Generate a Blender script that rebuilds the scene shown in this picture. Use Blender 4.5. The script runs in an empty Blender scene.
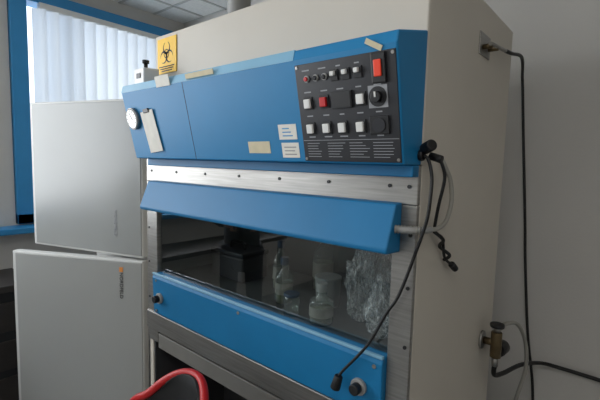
import bpy, bmesh, math, random
from mathutils import Vector, Matrix, noise
random.seed(4)
S=bpy.context.scene
COL=S.collection
# ------------------------------------------------------------------ materials
def srgb(c):
    return tuple(((v/255)/12.92 if v/255<=0.04045 else ((v/255+0.055)/1.055)**2.4) for v in c)+(1,)
def mat(name,c,rough=.5,metal=0,noise=0.06,nscale=6,bump=0,bscale=80,emit=None,spec=.5,stretch=None):
    m=bpy.data.materials.new(name); m.use_nodes=True
    nt=m.node_tree; b=nt.nodes['Principled BSDF']
    b.inputs['Roughness'].default_value=rough; b.inputs['Metallic'].default_value=metal
    b.inputs['Specular IOR Level'].default_value=spec
    col=srgb(c)
    tc=nt.nodes.new('ShaderNodeTexCoord'); mp=nt.nodes.new('ShaderNodeMapping')
    nt.links.new(tc.outputs['Object'],mp.inputs['Vector'])
    if stretch: mp.inputs['Scale'].default_value=stretch
    n=nt.nodes.new('ShaderNodeTexNoise'); n.inputs['Scale'].default_value=nscale; n.inputs['Detail'].default_value=5
    nt.links.new(mp.outputs['Vector'],n.inputs['Vector'])
    r=nt.nodes.new('ShaderNodeValToRGB')
    r.color_ramp.elements[0].position=.3; r.color_ramp.elements[1].position=.7
    r.color_ramp.elements[0].color=tuple(max(0,v*(1-noise)) for v in col[:3])+(1,)
    r.color_ramp.elements[1].color=tuple(min(1,v*(1+noise)) for v in col[:3])+(1,)
    nt.links.new(n.outputs['Fac'],r.inputs['Fac']); nt.links.new(r.outputs['Color'],b.inputs['Base Color'])
    if bump:
        n2=nt.nodes.new('ShaderNodeTexNoise'); n2.inputs['Scale'].default_value=bscale; n2.inputs['Detail'].default_value=4
        nt.links.new(mp.outputs['Vector'],n2.inputs['Vector'])
        bp=nt.nodes.new('ShaderNodeBump'); bp.inputs['Strength'].default_value=bump; bp.inputs['Distance'].default_value=.01
        nt.links.new(n2.outputs['Fac'],bp.inputs['Height']); nt.links.new(bp.outputs['Normal'],b.inputs['Normal'])
    if emit: 
        b.inputs['Emission Color'].default_value=col; b.inputs['Emission Strength'].default_value=emit
    return m
M={}
M['wall']=mat('plaster_wall',(203,200,195),.9,noise=.03,nscale=2,bump=.12)
M['ceil']=mat('ceiling_tile',(228,228,224),.9,noise=.06,nscale=60,bump=.2)
M['tbar']=mat('ceiling_tbar',(190,190,186),.6,noise=.03)
M['floor']=mat('linoleum',(120,122,122),.5,noise=.12,nscale=14)
M['cab']=mat('cabinet_enamel',(200,193,181),.55,noise=.03,nscale=3,bump=.03,bscale=200)
M['blue']=mat('blue_enamel',(20,120,172),.5,noise=.05,nscale=4,spec=.35)
M['bluel']=mat('blue_edge_highlight',(125,175,203),.4,noise=.08)  # paler blue, the shine along the edges put into the colour
M['blued']=mat('blue_lower',(20,112,162),.5,noise=.06,nscale=5,spec=.35)
M['steel']=mat('brushed_steel',(150,148,144),.38,.75,noise=.14,nscale=8,stretch=(1,1,20))
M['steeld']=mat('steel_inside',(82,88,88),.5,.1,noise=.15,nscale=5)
M['steelw']=mat('worktop_steel',(95,98,97),.4,.5,noise=.15,nscale=9)
M['metalp']=mat('painted_metal_grey',(125,123,118),.5,.2,noise=.08)
M['black']=mat('black_plastic',(22,22,24),.45,noise=.1)
M['panelblk']=mat('panel_black',(34,35,40),.42,noise=.08)
M['white']=mat('white_plastic',(225,225,222),.45,noise=.02)
M['whited']=mat('dimmed_white_plastic',(160,163,161),.5,noise=.05)  # white plastic greyed, the dim cabinet interior put into its colour
M['grey']=mat('grey_plastic',(150,150,148),.5,noise=.04)
M['print']=mat('print_grey',(150,152,156),.6,noise=.02)
M['red']=mat('red_plastic',(190,26,28),.4,noise=.05)
M['orange']=mat('orange_rocker',(220,62,35),.35,noise=.04,emit=.15)
M['yellow']=mat('sign_yellow',(240,190,40),.5,noise=.03)
M['signblk']=mat('sign_black',(25,22,15),.6,noise=.05)
M['paper']=mat('paper_label',(226,223,214),.8,noise=.05,nscale=30)
M['paperd']=mat('dimmed_label',(140,140,132),.8,noise=.15,nscale=30)  # paper label greyed so it looks dim inside the cabinet
M['tape']=mat('masking_tape',(208,198,168),.8,noise=.06,nscale=30)
M['fridge']=mat('fridge_grey',(158,159,156),.5,noise=.02,nscale=2,spec=.3)
M['fridgeu']=mat('fridge_glossy_face',(146,148,146),.28,noise=.03,nscale=2,spec=.4)
M['fridgee']=mat('fridge_edge',(200,200,197),.5,noise=.02)
M['winblue']=mat('window_blue',(50,140,195),.4,noise=.04)
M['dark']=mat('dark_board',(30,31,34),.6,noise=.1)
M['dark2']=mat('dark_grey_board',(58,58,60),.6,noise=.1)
M['desk']=mat('desk_wood_dark',(48,44,42),.5,noise=.15,nscale=10)
M['rubber']=mat('rubber_black',(16,16,17),.55,noise=.1)
M['hose']=mat('hose_grey',(150,148,140),.5,noise=.06)
M['brass']=mat('aged_brass',(110,95,70),.4,.8,noise=.2,nscale=30)
M['coat']=mat('dark_coat',(24,26,30),.9,noise=.15,nscale=12,bump=.3)
M['jeans']=mat('jeans',(36,42,54),.9,noise=.15,nscale=30)
M['skin']=mat('skin',(200,150,125),.55,noise=.05)
M['hair']=mat('hair',(35,26,20),.7,noise=.2,nscale=40)
M['lens']=mat('gauge_face',(232,234,230),.3,noise=.02)
M['label_liq']=mat('olive_liquid',(105,110,80),.3,noise=.1)
M['capb']=mat('cap_blue',(50,72,95),.5)
M['orange_m']=mat('mark_orange',(220,140,65),.5)
def glassmix(name,tint,refl,rough=.02,diff=0,fm=.9):
    m=bpy.data.materials.new(name); m.use_nodes=True; nt=m.node_tree
    for n in list(nt.nodes): nt.nodes.remove(n)
    o=nt.nodes.new('ShaderNodeOutputMaterial'); t=nt.nodes.new('ShaderNodeBsdfTransparent'); g=nt.nodes.new('ShaderNodeBsdfGlossy')
    mx=nt.nodes.new('ShaderNodeMixShader'); f=nt.nodes.new('ShaderNodeLayerWeight'); f.inputs['Blend'].default_value=.5
    pw=nt.nodes.new('ShaderNodeMath'); pw.operation='POWER'; pw.inputs[1].default_value=4
    ma=nt.nodes.new('ShaderNodeMath'); ma.operation='MULTIPLY_ADD'; ma.inputs[1].default_value=fm; ma.inputs[2].default_value=refl
    nt.links.new(f.outputs['Facing'],pw.inputs[0]); nt.links.new(pw.outputs[0],ma.inputs[0]); nt.links.new(ma.outputs[0],mx.inputs[0])
    t.inputs[0].default_value=tint; g.inputs['Roughness'].default_value=rough
    nt.links.new(t.outputs[0],mx.inputs[1]); nt.links.new(g.outputs[0],mx.inputs[2])
    out=mx
    if diff:
        d=nt.nodes.new('ShaderNodeBsdfDiffuse'); d.inputs[0].default_value=(.85,.87,.88,1)
        m2=nt.nodes.new('ShaderNodeMixShader'); nz=nt.nodes.new('ShaderNodeTexNoise'); nz.inputs['Scale'].default_value=14; nz.inputs['Detail'].default_value=4
        pp_=nt.nodes.new('ShaderNodeMath'); pp_.operation='POWER'; pp_.inputs[1].default_value=3
        mu=nt.nodes.new('ShaderNodeMath'); mu.operation='MULTIPLY'; mu.inputs[1].default_value=diff*8
        nt.links.new(nz.outputs[0],pp_.inputs[0]); nt.links.new(pp_.outputs[0],mu.inputs[0]); nt.links.new(mu.outputs[0],m2.inputs[0])
        nt.links.new(mx.outputs[0],m2.inputs[1]); nt.links.new(d.outputs[0],m2.inputs[2]); out=m2
    nt.links.new(out.outputs[0],o.inputs[0])
    return m
M['glass']=glassmix('sash_safety_glass',(.80,.85,.84,1),.17,.01,0,.9)
M['bottle']=glassmix('bottle_glass',(.85,.92,.88,1),.08,.08,.08)
M['bag']=glassmix('clear_plastic_bag',(.92,.94,.95,1),.06,.25,.20,.35)
def translucent(name,c,k=.6):
    m=bpy.data.materials.new(name); m.use_nodes=True; nt=m.node_tree
    for n in list(nt.nodes): nt.nodes.remove(n)
    o=nt.nodes.new('ShaderNodeOutputMaterial'); d=nt.nodes.new('ShaderNodeBsdfDiffuse'); t=nt.nodes.new('ShaderNodeBsdfTranslucent')
    w=nt.nodes.new('ShaderNodeTexNoise'); w.inputs['Scale'].default_value=60
    r=nt.nodes.new('ShaderNodeValToRGB'); r.color_ramp.elements[0].color=tuple(v*.92 for v in srgb(c)[:3])+(1,); r.color_ramp.elements[1].color=srgb(c)
    nt.links.new(w.outputs[0],r.inputs[0])
    mx=nt.nodes.new('ShaderNodeMixShader'); mx.inputs[0].default_value=k
    for s in (d,t): nt.links.new(r.outputs[0],s.inputs[0])
    nt.links.new(d.outputs[0],mx.inputs[1]); nt.links.new(t.outputs[0],mx.inputs[2]); nt.links.new(mx.outputs[0],o.inputs[0])
    return m
M['blind']=translucent('blind_fabric',(238,240,243))
# ------------------------------------------------------------------ helpers
def empty(name,loc=(0,0,0)):
    e=bpy.data.objects.new(name,None); e.location=loc; e.empty_display_size=.1; COL.objects.link(e); return e
def link(name,me,m,parent=None,smooth=False):
    o=bpy.data.objects.new(name,me); COL.objects.link(o)
    if m: me.materials.append(m)
    if smooth:
        for p in me.polygons: p.use_smooth=True
    if parent:
        o.parent=parent; bpy.context.view_layer.update(); o.matrix_parent_inverse=parent.matrix_world.inverted()
    return o
def bev(o,w,seg=2):
    if w:
        b=o.modifiers.new('bevel','BEVEL'); b.width=w; b.segments=seg; b.limit_method='ANGLE'
    return o
def mesh(name,vs,fs,m,parent=None,bevel=0,smooth=False):
    me=bpy.data.meshes.new(name); me.from_pydata([tuple(v) for v in vs],[],fs)
    bm=bmesh.new(); bm.from_mesh(me); bmesh.ops.recalc_face_normals(bm,faces=bm.faces); bm.to_mesh(me); bm.free()
    return bev(link(name,me,m,parent,smooth),bevel)
BF=[(0,1,2,3),(4,5,6,7),(0,1,5,4),(1,2,6,5),(2,3,7,6),(3,0,4,7)]
def box(name,x0,x1,y0,y1,z0,z1,m,parent=None,bevel=0):
    return mesh(name,[(x0,y0,z0),(x1,y0,z0),(x1,y1,z0),(x0,y1,z0),(x0,y0,z1),(x1,y0,z1),(x1,y1,z1),(x0,y1,z1)],BF,m,parent,bevel)
def prism(name,prof,x0,x1,m,parent=None,bevel=0):
    n=len(prof); vs=[(x0,y,z) for y,z in prof]+[(x1,y,z) for y,z in prof]
    fs=[tuple(range(n)),tuple(range(n,2*n))]+[(i,(i+1)%n,n+(i+1)%n,n+i) for i in range(n)]
    return mesh(name,vs,fs,m,parent,bevel)
def cyl(name,p0,p1,r,m,parent=None,r2=None,seg=24,bevel=0):
    p0=Vector(p0);p1=Vector(p1);d=p1-p0
    bm=bmesh.new(); bmesh.ops.create_cone(bm,cap_ends=True,segments=seg,radius1=r,radius2=r if r2 is None else r2,depth=d.length)
    bmesh.ops.transform(bm,matrix=Matrix.Translation((p0+p1)/2)@d.to_track_quat('Z','Y').to_matrix().to_4x4(),verts=bm.verts)
    me=bpy.data.meshes.new(name); bm.to_mesh(me); bm.free()
    for p in me.polygons: p.use_smooth=len(p.vertices)==4
    return bev(link(name,me,m,parent),bevel)
def ball(name,c,r,m,parent=None,sc=(1,1,1)):
    bm=bmesh.new(); bmesh.ops.create_uvsphere(bm,u_segments=24,v_segments=16,radius=r)
    bmesh.ops.transform(bm,matrix=Matrix.Translation(c)@Matrix.Diagonal((*sc,1)),verts=bm.verts)
    me=bpy.data.meshes.new(name); bm.to_mesh(me); bm.free(); return link(name,me,m,parent,True)
def lathe(name,c,prof,m,parent=None,seg=28):
    vs=[];fs=[]
    for r,z in prof:
        for i in range(seg):
            a=2*math.pi*i/seg; vs.append((c[0]+r*math.cos(a),c[1]+r*math.sin(a),c[2]+z))
    for k in range(len(prof)-1):
        for i in range(seg):
            j=(i+1)%seg; fs.append((k*seg+i,k*seg+j,(k+1)*seg+j,(k+1)*seg+i))
    return mesh(name,vs,fs,m,parent,smooth=True)
def tube(name,pts,r,m,parent=None):
    P=[Vector(p) for p in pts]; Q=[]
    E=[P[0]]+P+[P[-1]]
    for i in range(1,len(E)-2):
        for t in range(8):
            t/=8; a,b,c,d=E[i-1],E[i],E[i+1],E[i+2]
            Q.append(.5*((2*b)+(-a+c)*t+(2*a-5*b+4*c-d)*t*t+(-a+3*b-3*c+d)*t**3))
    Q.append(P[-1])
    seg=10; vs=[];fs=[]; up=Vector((.31,.2,.93)).normalized(); N=None
    for i,q in enumerate(Q):
        T=(Q[min(i+1,len(Q)-1)]-Q[max(i-1,0)]).normalized()
        N=(T.cross(up) if N is None else N-T*N.dot(T)).normalized(); B=T.cross(N)
        for k in range(seg):
            a=2*math.pi*k/seg; vs.append(q+(N*math.cos(a)+B*math.sin(a))*r)
    for i in range(len(Q)-1):
        for k in range(seg):
            j=(k+1)%seg; fs.append((i*seg+k,i*seg+j,(i+1)*seg+j,(i+1)*seg+k))
    fs.append(tuple(range(seg))); fs.append(tuple(range((len(Q)-1)*seg,len(Q)*seg)))
    return mesh(name,vs,fs,m,parent,smooth=True)
def text(name,s,size,mtx,m,parent=None):
    c=bpy.data.curves.new(name,'FONT'); c.body=s; c.size=size; c.extrude=.0006; c.align_x='CENTER'; c.align_y='CENTER'
    o=bpy.data.objects.new(name,c); COL.objects.link(o); c.materials.append(m); o.matrix_world=mtx
    if parent:
        bpy.context.view_layer.update(); o.parent=parent; o.matrix_parent_inverse=parent.matrix_world.inverted()
    return o
# ------------------------------------------------------------------ room
XL,XR,YF,YB,H=-3.3,2.2,-2.9,2.2,2.84
box('floor',XL-.2,XR+.2,YF-.2,YB+.2,-.1,0,M['floor'])
box('ceiling',XL-.2,XR+.2,YF-.2,YB+.2,H,H+.1,M['ceil'])
vs=[];fs=[]
def addbar(x0,x1,y0,y1):
    b=len(vs)
    for z in (H-.006,H): vs.extend([(x0,y0,z),(x1,y0,z),(x1,y1,z),(x0,y1,z)])
    fs.extend([tuple(b+i for i in f) for f in BF])
k=XL+.3
while k<XR: addbar(k-.010,k+.010,YF,YB); k+=.3
k=YF+.3
while k<YB: addbar(XL,XR,k-.010,k+.010); k+=.3
mesh('trim_1',vs,fs,M['tbar'])
box('wall_back',XL-.2,XR+.2,YB,YB+.15,0,H,M['wall'])
box('wall_front',XL-.2,XR+.2,YF-.15,YF,0,H,M['wall'])
box('wall_right',XR,XR+.15,YF,YB,0,H,M['wall'])
WZ0,WZ1=1.12,2.70
wl=empty('wall_left')
box('below_sill',XL-.18,XL,YF,YB,0,WZ0,M['wall'],wl)
box('lintel',XL-.18,XL,YF,YB,WZ1,H,M['wall'],wl)
box('pier_a',XL-.18,XL,YF,-2.3,WZ0,WZ1,M['wall'],wl)
box('pier_b',XL-.18,XL,.35,.84,WZ0,WZ1,M['wall'],wl)
box('pier_c',XL-.18,XL,2.14,YB,WZ0,WZ1,M['wall'],wl)
def window(name,y0,y1,mull):
    w=empty(name); x0,x1=XL-.10,XL+.03; t=.10
    box('stile_1',x0,x1,y0,y0+t,WZ0,WZ1,M['winblue'],w,.004)
    box('stile_2',x0,x1,y1-t*.6,y1,WZ0,WZ1,M['winblue'],w,.004)
    box('head_rail',x0,x1+.01,y0,y1,WZ1-.05,WZ1+.03,M['winblue'],w,.004)
    box('bottom_rail',x0,x1,y0,y1,WZ0,WZ0+.07,M['winblue'],w,.004)
    for i,y in enumerate(mull): box('mullion_%d'%i,x0,x1-.03,y-.025,y+.025,WZ0,WZ1,M['winblue'],w,.003)
    box('sill_board',XL-.1,XL+.16,y0-.25,y1,WZ0-.05,WZ0-.01,M['winblue'],w,.006)
    return w
window('window_1',.845,2.14,[1.24])
window('added_window',-2.3,.35,[-1.4,-.5])  # unseen opening, added to let light into the room
bl=empty('vertical_blinds')
box('head_track',XL+.05,XL+.10,1.0,2.12,2.60,2.64,M['white'],bl,.003)
y=1.0;i=0
while y<2.1:
    a=math.radians(38); w=.045
    vs=[]
    for s in (-1,1):
        for z in (1.2,2.60):
            vs.append((XL+.085+s*w*math.sin(a),y+s*w*math.cos(a),z))
    mesh('slat_%d'%i,[vs[0],vs[2],vs[3],vs[1]],[(0,1,2,3)],M['blind'],bl); i+=1; y+=.082
box('baseboard_back',XL,XR,YB-.015,YB,0,.08,M['grey'])
# ------------------------------------------------------------------ biosafety cabinet
cab=empty('biosafety_cabinet',(-1.08,1.37,0))
XA,XB,YFc,YBc,ZT=-1.75,-.42,.97,1.77,2.13
WS=1.05
box('side_panel_right',XB-.03,XB,YFc+.004,YBc,.02,ZT,M['cab'],cab,.004)
box('side_panel_left_lower',XA,XA+.03,YFc+.004,YBc,.02,1.62,M['cab'],cab,.004)
box('side_panel_left_upper',-1.672,-1.645,YFc+.004,YBc,1.60,ZT,M['cab'],cab,.004)
box('shoulder_cap',XA,-1.66,YFc+.004,YBc,1.60,1.625,M['cab'],cab,.003)
box('back_panel',XA+.03,XB-.03,YBc-.02,YBc,.02,1.62,M['cab'],cab)
box('back_panel_upper',-1.66,XB-.03,YBc-.02,YBc,1.62,ZT,M['cab'],cab)
box('top_panel',-1.66,XB-.01,YFc+.01,YBc-.005,ZT-.03,ZT-.001,M['cab'],cab)
box('upper_front',-1.672,XB-.001,YFc,YFc+.02,1.60,ZT,M['cab'],cab,.004)
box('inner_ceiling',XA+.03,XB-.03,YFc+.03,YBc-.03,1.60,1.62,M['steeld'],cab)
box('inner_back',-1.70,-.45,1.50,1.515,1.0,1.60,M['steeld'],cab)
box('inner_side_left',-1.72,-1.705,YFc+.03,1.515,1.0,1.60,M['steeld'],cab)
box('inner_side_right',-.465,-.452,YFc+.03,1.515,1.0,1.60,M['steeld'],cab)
box('work_surface',XA+.03,XB-.03,YFc+.01,YBc-.03,WS-.02,WS,M['steelw'],cab)
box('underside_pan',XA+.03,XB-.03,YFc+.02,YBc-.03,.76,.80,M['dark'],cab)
box('lower_bay_shade_back',XA+.03,XB-.03,1.40,1.42,.02,.76,M['dark2'],cab)  # dark boards added here and at the sides, painting the bay's shade
box('lower_bay_shade_side_1',XA+.03,XA+.04,YFc+.01,1.40,.02,.76,M['dark2'],cab)
box('lower_bay_shade_side_2',XB-.04,XB-.03,YFc+.01,1.40,.02,.76,M['dark2'],cab)
box('frame_top',-1.745,XB-.001,.962,.985,1.497,1.60,M['steel'],cab,.003)
box('header_lip',-1.668,XB-.001,.925,.9615,1.570,1.600,M['blued'],cab,.003)
box('frame_left',-1.745,-1.66,.962,.985,.74,1.497,M['steel'],cab,.003)
box('frame_right',-.486,XB-.001,.962,.985,.70,1.497,M['steel'],cab,.003)
box('frame_bottom',-1.745,-.486,.955,.985,.80,.885,M['steel'],cab,.004)
box('painted_shadow_strip',-1.66,-.486,.975,.985,.785,.80,M['dark'],cab)  # dark strip painting the shaded gap under the frame
box('base_cross_rail',-1.66,-.486,.965,.99,.715,.785,M['metalp'],cab,.003)
for i,x in enumerate([-1.70,-1.5,-1.3,-1.1,-.9,-.7,-.5,-.445]):
    cyl('screw_%d'%i,(x,.962,1.545),(x,.959,1.545),.005,M['black'],cab,seg=12)
for i,z in enumerate([1.42,1.28,1.12,.95]):
    cyl('screw_r%d'%i,(-.435,.962,z),(-.435,.959,z),.005,M['black'],cab,seg=12)
    cyl('screw_l%d'%i,(-1.725,.962,z),(-1.725,.959,z),.005,M['black'],cab,seg=12)
mesh('sash_glass',[(-1.665,.976,1.07),(-.482,.976,1.07),(-.482,.976,1.50),(-1.665,.976,1.50)],[(0,1,2,3)],M['glass'],cab)
box('added_tube_housing',-1.60,-.56,1.42,1.47,1.56,1.598,M['whited'],cab,.004)  # made-up housing for the added interior fill light
prism('lower_blue_panel',[(.965,.885),(.945,.895),(.938,1.06),(.945,1.078),(.985,1.078),(.985,.885)],-1.662,-.486,M['blued'],cab,.004)
box('ledge_edge',-1.662,-.486,.9385,.95,1.074,1.083,M['bluel'],cab,.002)
for x in (-1.60,-.555):
    cyl('knob_base',(x,.942,.975),(x,.930,.975),.024,M['grey'],cab,bevel=.002)
    cyl('knob',(x,.930,.975),(x,.908,.975),.016,M['black'],cab,bevel=.003)
for i,(x,z) in enumerate([(-1.63,1.05),(-1.63,.91),(-.51,1.05),(-.51,.91),(-1.07,1.05)]):
    cyl('panel_screw_%d'%i,(x,.942,z),(x,.936,z),.006,M['steel'],cab,seg=12)
prism('lamp_bar',[(.962,1.503),(.928,1.500),(.886,1.388),(.890,1.376),(.962,1.372)],-1.672,-.462,M['blued'],cab,.004)
hd=[(.873,1.600),(.8115,1.866),(.818,1.893),(.97,1.93),(.97,1.600)]
prism('control_header',hd,-1.668,-.42,M['blue'],cab,.004)
prism('header_top_highlight',[(.8105,1.866),(.8175,1.895),(.822,1.895),(.815,1.866)],-1.668,-.72,M['bluel'],cab)  # pale strip painting a highlight along the header's top edge
N=Vector((0,-.27,-.063)).normalized()
def pp(x,z,o=0):
    return Vector((x,.873-(z-1.6)*(.0615/.266),z))+N*o
def pbox(name,x0,x1,z0,z1,o0,o1,m,bevel=0,rot=0):
    cx,cz=(x0+x1)/2,(z0+z1)/2; q=[]
    for o in (o0,o1):
        for a,b in ((x0,z0),(x1,z0),(x1,z1),(x0,z1)):
            dx,dz=a-cx,b-cz; c,s=math.cos(rot),math.sin(rot)
            q.append(pp(cx+dx*c-dz*s,cz+dx*s+dz*c,o))
    return mesh(name,q,BF,m,cab,bevel)
def pcyl(name,x,z,o0,o1,r,m,seg=20,bevel=0): return cyl(name,pp(x,z,o0),pp(x,z,o1),r,m,cab,seg=seg,bevel=bevel)
pbox('control_plate',-.715,-.424,1.605,1.853,0,.003,M['panelblk'],.001)
gx=-1.606
pcyl('gauge_rim',gx,1.762,0,.014,.044,M['steel'],32,.002)
pcyl('gauge_ring',gx,1.762,.0139,.0146,.041,M['dark'],32)
pcyl('gauge_face',gx,1.762,.0146,.0152,.038,M['lens'],32)
pbox('gauge_needle',gx-.001,gx+.001,1.757,1.788,.0153,.0162,M['black'],rot=.5)
for k in range(9):
    a=math.radians(-120+30*k); x=gx+.031*math.sin(a); z=1.762+.031*math.cos(a)
    pbox('gauge_tick_%d'%k,x-.001,x+.001,z-.004,z+.004,.0152,.0158,M['black'],rot=-a)
pbox('hanging_card',-1.535,-1.442,1.628,1.787,.004,.006,M['paper'],rot=.10)
pbox('card_clip',-1.515,-1.475,1.78,1.795,.003,.010,M['black'],.002,rot=.08)
pbox('tape_strip',-.942,-.848,1.625,1.660,0,.001,M['tape'])
pbox('label_upper',-.805,-.737,1.664,1.706,0,.001,M['paper'])
pbox('label_lower',-.800,-.735,1.613,1.655,0,.001,M['paper'])
for k in range(3): pbox('label_line_%d'%k,-.79,-.752-.006*(k%3),1.673+.010*k,1.676+.010*k,.001,.0015,M['winblue'])
for k in range(3): pbox('label_row_%d'%k,-.79,-.745-.006*(k%2),1.621+.010*k,1.624+.010*k,.001,.0015,M['grey'])
pbox('tape_tan',-.50,-.455,1.862,1.874,.001,.003,M['tape'],rot=-.5)
pbox('seam',-1.232,-1.230,1.602,1.866,0,.0006,M['dark'])
pbox('tape_top_1',-1.39,-1.30,1.863,1.90,.002,.004,M['paper'])
pbox('tape_top_2',-1.20,-1.05,1.872,1.888,.002,.004,M['tape'])
for i,x in enumerate([-.677,-.648,-.620]):
    pcyl('indicator_ring_%d'%i,x,1.816,.003,.007,.0085,M['grey'],20)
    pcyl('indicator_%d'%i,x,1.816,.007,.012,.006,M['red'] if i==0 else M['dark'],20,.002)
for i,x in enumerate([-.590,-.556,-.522]):
    pbox('toggle_base_%d'%i,x-.011,x+.011,1.803,1.829,.003,.007,M['dark'],.001)
    pbox('toggle_lever_%d'%i,x-.006,x+.006,1.815,1.826,.007,.017,M['white'],.002)
pbox('main_rocker_bezel',-.484,-.448,1.786,1.850,.003,.010,M['black'],.002)
pbox('main_rocker',-.476,-.457,1.800,1.836,.010,.014,M['orange'],.003)
def switch(nm,x,z,m):
    pbox('switch_bezel_'+nm,x-.014,x+.014,z-.017,z+.015,.003,.006,M['dark'],.001)
    pbox('switch_cap_'+nm,x-.010,x+.010,z-.013,z+.010,.006,.014,m,.002)
switch('a1',-.680,1.757,M['white']); switch('a2',-.628,1.758,M['red'])
pbox('counter_bezel',-.603,-.543,1.738,1.778,.003,.010,M['dark'],.001)
pbox('counter_display',-.600,-.546,1.741,1.775,.010,.011,M['black'])
switch('a3',-.519,1.757,M['white'])
pbox('dial_plate',-.499,-.449,1.732,1.782,.003,.0045,M['print'])
pcyl('dial_skirt',-.474,1.757,.003,.006,.023,M['dark'],28)
pcyl('dial_knob',-.474,1.757,.006,.018,.013,M['black'],24,.002)
pbox('dial_pointer',-.476,-.472,1.757,1.769,.018,.0195,M['white'])
for i,x in enumerate([-.680,-.627,-.578,-.525]): switch('b%d'%i,x,1.693,M['white'])
pbox('socket_plate',-.50,-.448,1.672,1.714,.003,.008,M['black'],.002)
pcyl('socket_ring',-.474,1.693,.008,.010,.017,M['panelblk'],24)
random.seed(2)
for r,z in enumerate([1.835,1.782,1.722,1.668]):
    for i,x in enumerate([-.680,-.627,-.578,-.525,-.474]):
        if r==0 and i==4: continue
        wd=random.uniform(.006,.012)
        pbox('caption_%d_%d'%(r,i),x-wd,x+wd,z,z+.003,.003,.0034,M['print'])
for c in range(4):
    x0=-.700+.068*c
    for k in range(6):
        z=1.652-.007*k
        pbox('fine_print_%d_%d'%(c,k),x0,x0+random.uniform(.035,.058),z,z+.0014,.003,.0034,M['print'])
pbox('plate_rule',-.712,-.427,1.660,1.6612,.003,.0034,M['print'])
for i,(x,z) in enumerate([(-.708,1.846),(-.431,1.846),(-.708,1.612),(-.431,1.612)]): pcyl('plate_screw_%d'%i,x,z,.003,.005,.004,M['steel'],12)
cyl('outlet_gland',(-.42,.955,1.625),(-.408,.955,1.625),.014,M['black'],cab,bevel=.002)
# ------------------------------------------------------------------ biohazard sign
sg=empty('biohazard_sign',(-1.575,.966,2.04))
box('plate',-1.648,-1.505,.9655,.9685,1.966,2.113,M['yellow'],sg)
def ring(name,cx,cz,r0,r1,a0,a1,y,m,parent,n=28):
    vs=[];fs=[]
    for i in range(n+1):
        a=a0+(a1-a0)*i/n
        for r in (r0,r1): vs.append((cx+r*math.sin(a),y,cz+r*math.cos(a)))
    for i in range(n): fs.append((2*i,2*i+1,2*i+3,2*i+2))
    return mesh(name,vs,fs,m,parent)
cx,cz=-1.5765,2.046
for k in range(3):
    a=math.radians(120*k); ox,oz=cx+.024*math.sin(a),cz+.024*math.cos(a)
    vs=[];fs=[];n=32
    for i in range(n+1):
        t=-math.pi*.86+2*math.pi*.86*i/n; th=.009*math.cos(t/2/.86*.98)+.0008
        ang=a+math.pi+t
        for r in (.0265-th,.0265): vs.append((ox+r*math.sin(ang),.965,oz+r*math.cos(ang)))
    for i in range(n): fs.append((2*i,2*i+1,2*i+3,2*i+2))
    mesh('lobe_%d'%k,vs,fs,M['signblk'],sg)
ring('centre_ring',cx,cz,.0155,.0195,0,2*math.pi,.9645,M['signblk'],sg)
for k in range(3): box('caption_%d'%k,-1.635+.01*k,-1.52-.008*k,.9645,.9656,1.974+.009*(2-k),1.978+.009*(2-k),M['signblk'],sg)
# ------------------------------------------------------------------ small box on header + pipe on roof
sb=empty('pressure_sensor_box',(-1.60,.90,1.93))
def topz(y): return 1.893+(y-.818)*(.037/.152)
prism('housing',[(.86,topz(.86)),(.93,topz(.93)),(.93,1.975),(.86,1.97)],-1.655,-1.575,M['white'],sb,.004)
box('button',-1.63,-1.60,.857,.861,1.93,1.95,M['black'],sb)
cyl('stub',(-1.63,.90,1.97),(-1.63,.90,2.00),.008,M['black'],sb)
cyl('knob',(-1.63,.90,2.00),(-1.63,.90,2.012),.014,M['dark'],sb)
ep=empty('exhaust_pipe',(-1.5,1.3,2.13))
cyl('pipe',(-1.5,1.3,2.13),(-1.5,1.3,H),.055,M['grey'],ep)
cyl('flange',(-1.5,1.3,2.13),(-1.5,1.3,2.15),.085,M['dark'],ep)
# ------------------------------------------------------------------ things inside the cabinet
def bottle(name,x,y,r,h,m,cap):
    e=empty(name,(x,y,WS))
    lathe('glass_body',(x,y,WS),[(0.001,0),(r*.95,0),(r,.01),(r,h*.68),(r*.9,h*.75),(r*.42,h*.86),(r*.4,h)],m,e)
    cyl('cap',(x,y,WS+h),(x,y,WS+h+.03),r*.46,cap,e,bevel=.002)
    lathe('contents',(x,y,WS+.003),[(0.001,0),(r*.9,0),(r*.92,h*.45),(0.001,h*.45)],M['label_liq'],e)
    lathe('paper_label',(x,y,WS),[(r*1.01,h*.25),(r*1.01,h*.55)],M['paperd'],e)
bottle('reagent_bottle',-1.03,1.14,.035,.15,M['bottle'],M['capb'])
bottle('reagent_bottle.001',-.80,1.08,.042,.11,M['bottle'],M['whited'])
bottle('reagent_bottle.002',-1.16,1.26,.035,.18,M['bottle'],M['capb'])
bottle('reagent_bottle.003',-1.02,1.38,.045,.22,M['bottle'],M['whited'])
can=empty('white_container',(-.89,1.24,WS))
lathe('tub',(-.89,1.24,WS),[(.001,0),(.045,0),(.050,.09),(.050,.10)],M['whited'],can); cyl('lid',(-.89,1.24,WS+.10),(-.89,1.24,WS+.113),.053,M['whited'],can,bevel=.003)
jar=empty('sample_jar',(-.92,1.06,WS))
lathe('jar_wall',(-.92,1.06,WS),[(.001,0),(.028,0),(.030,.06),(.026,.07)],M['bottle'],jar); cyl('lid',(-.92,1.06,WS+.07),(-.92,1.06,WS+.082),.029,M['capb'],jar,bevel=.002)
bu=empty('dark_instrument_case',(-1.42,1.25,WS))
box('case_body',-1.54,-1.32,1.18,1.34,WS,WS+.11,M['dark2'],bu,.008); box('case_lid',-1.545,-1.315,1.175,1.345,WS+.112,WS+.135,M['dark'],bu,.006)
tube('case_handle',[(-1.48,1.25,WS+.135),(-1.47,1.25,WS+.165),(-1.39,1.25,WS+.165),(-1.38,1.25,WS+.135)],.006,M['black'],bu)
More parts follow.
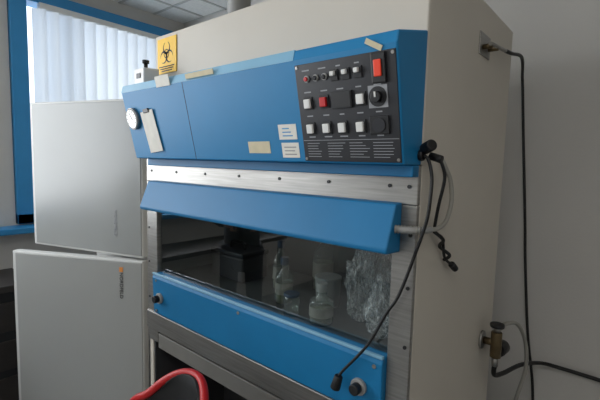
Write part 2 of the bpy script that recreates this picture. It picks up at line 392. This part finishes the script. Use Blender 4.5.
def bag(name,x,y,rx,ry,h,seed):
    bm=bmesh.new(); bmesh.ops.create_icosphere(bm,subdivisions=5,radius=1)
    for v in bm.verts:
        p=v.co.copy(); n=noise.noise(p*2.3+Vector((seed,0,0)))*.35+abs(noise.noise(p*4+Vector((seed*2,3,0))))*.42
        k=.85+n; t=(p.z+1)/2; nar=1-.45*t
        v.co=Vector((x+p.x*k*rx*nar,y+p.y*k*ry*nar,WS+.001+max(0,t*(.9+.25*n))*h))
    me=bpy.data.meshes.new(name); bm.to_mesh(me); bm.free(); return link(name,me,M['bag'],None,True)
bag('plastic_bag',-.70,1.17,.065,.055,.30,1)
bag('plastic_bag.001',-.57,1.33,.060,.075,.40,5)
bag('plastic_bag.002',-.585,1.10,.055,.050,.22,9)
bag('plastic_bag.003',-.76,1.38,.08,.075,.40,13)
# ------------------------------------------------------------------ cables
lc=empty('lamp_power_cable',(-.40,.955,1.6))
tube('cord',[(-.408,.955,1.625),(-.395,.955,1.612),(-.383,.95,1.57),(-.380,.94,1.517),(-.385,.94,1.47),(-.401,.94,1.41),(-.445,.935,1.27),(-.477,.93,1.21),(-.526,.925,1.11),(-.60,.92,1.01),(-.612,.915,.985)],.0042,M['rubber'],lc)
cyl('inline_plug',(-.609,.916,.995),(-.618,.912,.955),.012,M['rubber'],lc,r2=.015,bevel=.003)
pg=empty('power_plug',(-.40,.955,1.625))
cyl('plug_body',(-.408,.955,1.640),(-.380,.935,1.650),.014,M['rubber'],pg,bevel=.003)
cyl('plug_neck',(-.408,.99,1.625),(-.375,.99,1.615),.010,M['rubber'],pg,bevel=.002)
tube('tail',[(-.378,.99,1.612),(-.37,1.0,1.57),(-.385,1.01,1.50),(-.40,1.03,1.44),(-.405,1.05,1.42),(-.40,1.09,1.40),(-.405,1.13,1.34),(-.40,1.18,1.31)],.0042,M['rubber'],pg)
tube('knot',[(-.405,1.04,1.425),(-.39,1.07,1.40),(-.41,1.10,1.375),(-.39,1.125,1.35),(-.41,1.14,1.33)],.005,M['rubber'],pg)
cyl('tail_plug',(-.40,1.175,1.313),(-.398,1.205,1.293),.010,M['rubber'],pg,bevel=.003)
gc=empty('grey_conduit_cable',(-.42,1.0,1.45))
tube('cord',[(-.412,1.08,1.62),(-.405,1.09,1.60),(-.398,1.12,1.56),(-.396,1.132,1.50),(-.396,1.10,1.45),(-.395,1.04,1.435),(-.40,.985,1.437)],.006,M['hose'],gc)
tube('flex_sleeve',[(-.395,.99,1.437),(-.41,.955,1.437),(-.435,.935,1.437),(-.462,.93,1.437)],.009,M['grey'],gc)
for k in range(10):
    t=k/9; p=Vector((-.462,.93,1.437)).lerp(Vector((-.40,.955,1.437)),t)
    cyl('rib_%d'%k,p-Vector((.0015,.0005,0)),p+Vector((.0015,.0005,0)),.0112,M['hose'],gc,seg=14)
wb=empty('wall_bracket',(-.40,1.45,2.0))
box('plate',-.42,-.416,1.36,1.47,1.96,2.03,M['steel'],wb,.001)
cyl('post_a',(-.418,1.39,1.985),(-.385,1.39,1.985),.008,M['brass'],wb)
cyl('post_b',(-.418,1.45,1.99),(-.385,1.45,1.99),.008,M['brass'],wb)
cyl('arm',(-.388,1.37,1.987),(-.388,1.56,2.005),.006,M['steel'],wb)
tube('hanging_cord',[(-.388,1.55,2.004),(-.385,1.62,2.01),(-.40,1.85,2.045),(-.45,2.12,2.02),(-.452,2.16,1.96),(-.435,2.16,1.75),(-.40,2.16,1.35),(-.385,2.16,1.15),(-.35,2.16,.80),(-.31,2.15,.55),(-.30,2.15,.3),(-.32,2.12,.02)],.0065,M['rubber'],wb)
gv=empty('gas_valve',(-.40,1.62,.92))
cyl('wall_flange',(-.42,1.62,.93),(-.41,1.62,.93),.035,M['steel'],gv,bevel=.002)
cyl('spigot',(-.41,1.62,.93),(-.36,1.62,.93),.014,M['brass'],gv)
cyl('body',(-.365,1.62,.875),(-.365,1.62,.975),.020,M['brass'],gv,bevel=.003)
cyl('bonnet',(-.365,1.62,.975),(-.365,1.62,.995),.012,M['steel'],gv)
cyl('handwheel',(-.365,1.62,.993),(-.365,1.62,1.008),.026,M['black'],gv,bevel=.004)
cyl('regulator',(-.365,1.66,.89),(-.365,1.73,.88),.028,M['black'],gv,bevel=.004)
cyl('outlet',(-.365,1.62,.875),(-.365,1.62,.84),.012,M['steel'],gv)
tube('grey_hose',[(-.365,1.645,.975),(-.355,1.70,.985),(-.33,1.80,.96),(-.31,1.88,.86),(-.305,1.90,.74),(-.33,1.90,.60),(-.36,1.88,.40),(-.38,1.85,.02)],.008,M['hose'],gv)
tube('black_hose',[(-.365,1.62,.845),(-.37,1.65,.79),(-.36,1.75,.76),(-.33,1.95,.73),(-.28,2.12,.69),(-.20,2.17,.672),(-.05,2.175,.667),(.3,2.175,.655),(.8,2.175,.64)],.009,M['rubber'],gv)
# ------------------------------------------------------------------ fridge-freezer with two doors ajar
fr=empty('upright_fridge_freezer',(-2.2,1.4,0))
box('carcass',-2.58,-1.83,1.075,1.72,.05,1.885,M['fridgee'],fr,.01)
for i,(a,b) in enumerate([(-2.5,1.15),(-1.9,1.15),(-2.5,1.65),(-1.9,1.65)]): cyl('foot_%d'%i,(a,b,0),(a,b,.05),.025,M['black'],fr)
def door(nm,th,z0,z1,w,tx,tz,marks,fm):
    e=empty(nm,(-1.835,.985,0)); 
    def dbox(n,u0,u1,d0,d1,a,b,m,bevel=0):
        return box(n,-u1-1.835,-u0-1.835,.985+d0,.985+d1,a,b,m,e,bevel)
    dbox('shell',0,w,.004,.05,z0,z1,M['fridgee'],.006)
    dbox('face',.006,w-.022,.0,.006,z0+.012,z1-.01,fm,.003)
    dbox('gasket',.02,w-.02,.05,.06,z0+.02,z1-.02,M['rubber'])
    mt=Matrix.Translation((-tx-1.835,.9835,tz))@Matrix.Rotation(math.radians(90),4,'X')@Matrix.Rotation(math.radians(-90),4,'Z')
    text('maker_name',marks,.026,mt,M['print'] if nm=='upper_door' else M['dark2'],e)
    if nm!='upper_door': dbox('maker_mark',tx-.010,tx+.010,-.0015,.0,tz+.070,tz+.094,M['orange_m'])
    e.parent=fr; e.matrix_parent_inverse=fr.matrix_world.inverted()
    e.rotation_euler=(0,0,math.radians(th))
    return e
bpy.context.view_layer.update()
door('upper_door',19,1.105,1.886,.772,.17,1.27,'NORDFELD',M['fridgeu'])
door('lower_door',28,.12,1.092,.782,.12,.96,'NORDFELD',M['fridge'])
# ------------------------------------------------------------------ desk at far left
dk=empty('dark_work_desk',(-2.95,.2,0))
box('top',-3.27,-2.82,-1.2,.80,.78,.82,M['desk'],dk,.004)
box('drawer_unit',-3.25,-2.86,.30,.78,.03,.78,M['dark'],dk,.004)
for i,z in enumerate((.15,.38,.62)): box('drawer_%d'%i,-2.861,-2.845,.32,.76,z-.09,z+.09,M['desk'],dk,.004)
for i,(a,b) in enumerate([(-3.22,-1.15),(-2.88,-1.15)]): box('leg_%d'%i,a,a+.04,b,b+.04,0,.78,M['black'],dk)
box('plinth',-3.24,-2.88,.32,.76,0,.03,M['black'],dk)
# ------------------------------------------------------------------ office chair
CX=-1.09
ch=empty('office_chair',(CX,.80,0))
def shell(name,cx,y,z0,z1,w,m,parent):
    vs=[];fs=[];n=18;k=12
    for j in range(k+1):
        v=j/k; z=z0+(z1-z0)*v
        ww=w/2*(.74+.26*math.sin(math.pi*min(1,v*1.1+.12)))*(1 if v<.75 else math.sqrt(max(0,1-((v-.75)/.25)**2*.45)))
        for i in range(n+1):
            u=-1+2*i/n
            vs.append((cx+u*ww,y-.09*(u*u)-.03*math.sin(v*math.pi)+.05,z-.09*abs(u)**2.4*(v**3)))
    for j in range(k):
        for i in range(n): fs.append((j*(n+1)+i,j*(n+1)+i+1,(j+1)*(n+1)+i+1,(j+1)*(n+1)+i))
    o=mesh(name,vs,fs,m,parent,smooth=True); s=o.modifiers.new('s','SOLIDIFY'); s.thickness=.022; b=o.modifiers.new('b','BEVEL'); b.width=.006; b.segments=2
    return o,vs,n,k
o,vs,n,k=shell('backrest',CX,.72,.46,.875,.56,M['rubber'],ch)
edge=[vs[j*(n+1)] for j in range(0,k+1)]+[vs[k*(n+1)+i] for i in range(1,n)]+[vs[j*(n+1)+n] for j in range(k,-1,-1)]
tube('red_rim',edge[::2],.014,M['red'],ch)
prism('seat',[(.78,.44),(.765,.47),(.78,.50),(1.10,.50),(1.19,.48),(1.19,.45),(1.13,.43)],CX-.24,CX+.24,M['rubber'],ch,.02)
box('back_post',CX-.03,CX+.03,.765,.785,.40,.60,M['black'],ch,.004)
box('under_bar',CX-.03,CX+.03,.765,.99,.40,.425,M['black'],ch,.004)
cyl('gas_column',(CX,.97,.10),(CX,.97,.44),.025,M['black'],ch)
for i in range(5):
    a=2*math.pi*i/5+.3; x,y=CX+.27*math.cos(a),.97+.27*math.sin(a)
    cyl('base_arm_%d'%i,(CX,.97,.11),(x,y,.075),.022,M['black'],ch,r2=.014)
    cyl('caster_%d'%i,(x-.012,y,.03),(x+.012,y,.03),.03,M['rubber'],ch)
    cyl('caster_stem_%d'%i,(x,y,.03),(x,y,.08),.008,M['steel'],ch)
# ------------------------------------------------------------------ person by the window (seen mirrored in the sash)
def skin(name,V,E,R,m,parent,sub=2,root=0):
    me=bpy.data.meshes.new(name); me.from_pydata(V,E,[]); o=link(name,me,m,parent)
    s=o.modifiers.new('skin','SKIN'); 
    for i,r in enumerate(R):
        me.skin_vertices[0].data[i].radius=(r,r) if not isinstance(r,tuple) else r
        me.skin_vertices[0].data[i].use_root=(i==root)
    s.use_smooth_shade=True
    u=o.modifiers.new('sub','SUBSURF'); u.levels=sub; u.render_levels=sub
    return o
px,py=-2.25,-.05
pr=empty('standing_person',(px,py,0))
f=Vector((.77,.64,0)).normalized(); rt=Vector((f.y,-f.x,0))
def W(a,b,z): v=Vector((px,py,0))+rt*a+f*b; return (v.x,v.y,z)
skin('legs',[W(0,0,.95),W(.09,0,.90),W(.10,.01,.50),W(.10,-.01,.12),W(-.09,0,.90),W(-.10,.01,.50),W(-.10,-.01,.12)],[(0,1),(1,2),(2,3),(0,4),(4,5),(5,6)],[(.13,.10),.088,.060,.050,.088,.060,.050],M['jeans'],pr)
for s in (-1,1):
    skin('shoe',[W(s*.10,-.04,.05),W(s*.10,.06,.045),W(s*.11,.17,.035)],[(0,1),(1,2)],[.046,.045,.033],M['rubber'],pr)
skin('coat',[W(0,0,.95),W(0,0,1.15),W(0,0,1.35),W(0,-.01,1.46),W(.16,-.01,1.44),W(.22,.03,1.20),W(.13,.22,1.16),W(-.16,-.01,1.44),W(-.22,.03,1.20),W(-.13,.22,1.16),W(0,0,.78)],
 [(0,1),(1,2),(2,3),(3,4),(4,5),(5,6),(3,7),(7,8),(8,9),(0,10)],[(.17,.12),(.155,.11),(.17,.12),(.09,.08),.065,.05,.036,.065,.05,.036,(.18,.13)],M['coat'],pr)
skin('head',[W(0,0,1.47),W(0,0,1.54),W(0,.02,1.62),W(0,.01,1.72)],[(0,1),(1,2),(2,3)],[.055,.052,.078,.085],M['skin'],pr)
ball('hair_cap',W(0,-.02,1.70),.112,M['hair'],pr,(1,1,.95))
ball('nose',W(0,.115,1.64),.014,M['skin'],pr,(1,1,1.5))
for s in (-1,1):
    ball('eye',W(s*.032,.094,1.67),.011,M['white'],pr); ball('pupil',W(s*.032,.103,1.67),.005,M['black'],pr)
    ball('ear',W(s*.088,.0,1.65),.022,M['skin'],pr,(.6,.6,1.3))
    ball('palm',W(s*.10,.27,1.17),.036,M['skin'],pr,(1,1,.7))
    for q in range(4):
        L=[.075,.085,.08,.06][q]; zz=1.185-.018*q
        skin('finger',[W(s*.09,.28,zz),W(s*.075,.28+L*.5,zz),W(s*.045,.28+L*.8,zz)],[(0,1),(1,2)],[.009,.0085,.007],M['skin'],pr,1)
    skin('thumb',[W(s*.085,.25,1.19),W(s*.06,.27,1.215),W(s*.045,.30,1.22)],[(0,1),(1,2)],[.010,.009,.008],M['skin'],pr,1)
mesh('phone',[W(a,b,z) for z in (1.14,1.22) for a,b in ((-.07,.33),(.07,.33),(.07,.342),(-.07,.342))],BF,M['black'],pr,.003)
ball('mouth',W(0,.095,1.60),.015,M['red'],pr,(1,.5,.3))
# ------------------------------------------------------------------ lights
w=bpy.data.worlds.new('World'); S.world=w; w.use_nodes=True
bg=w.node_tree.nodes['Background']
sky=w.node_tree.nodes.new('ShaderNodeTexSky'); sky.sky_type='HOSEK_WILKIE'; sky.turbidity=8
mixr=w.node_tree.nodes.new('ShaderNodeMixRGB'); mixr.inputs[0].default_value=.1; mixr.inputs[1].default_value=(.84,.93,1.0,1)
w.node_tree.links.new(sky.outputs[0],mixr.inputs[2]); w.node_tree.links.new(mixr.outputs[0],bg.inputs[0])
bg.inputs[1].default_value=2.4
def area(name,loc,rot,sx,sy,p,c=(1,1,1)):
    l=bpy.data.lights.new(name,'AREA'); l.shape='RECTANGLE'; l.size=sx; l.size_y=sy; l.energy=p; l.color=c
    o=bpy.data.objects.new(name,l); o.location=loc; o.rotation_euler=rot; COL.objects.link(o); return o
area('added_window_light',(XL-.02,-.98,1.9),(0,math.radians(-90),0),1.4,2.4,74,(.98,.99,1))  # main light of the room, set in the added unseen window
area('added_interior_fill',(-1.08,1.445,1.555),(0,0,0),1.0,.03,.22,(.95,1,.98))  # weak fill added so the things inside can be seen
cl=empty('added_ceiling_fixture',(.2,-.6,H))  # unseen fixture, made up to carry the ceiling fill
box('housing',-.4,.8,-.9,-.3,H-.05,H-.008,M['white'],cl,.004)
area('added_ceiling_fill',(.2,-.6,H-.055),(0,0,0),1.1,.5,17,(1,.98,.96))  # fill light added to brighten the cabinet evenly
# ------------------------------------------------------------------ camera
c=bpy.data.cameras.new('camera'); c.sensor_width=36; c.lens=24; c.clip_start=.02
cam=bpy.data.objects.new('camera',c); COL.objects.link(cam)
ax=Vector((.763,-.080,.641)).normalized(); ay=Vector((.6456,.0552,-.7617)); ay=(ay-ax*ay.dot(ax)).normalized(); az=ax.cross(ay)
R=Matrix((ax,ay,az)).to_4x4(); cam.matrix_world=Matrix.Translation((0,0,1.6))@R
S.camera=cam
S.view_settings.view_transform='Standard'; S.view_settings.exposure=0
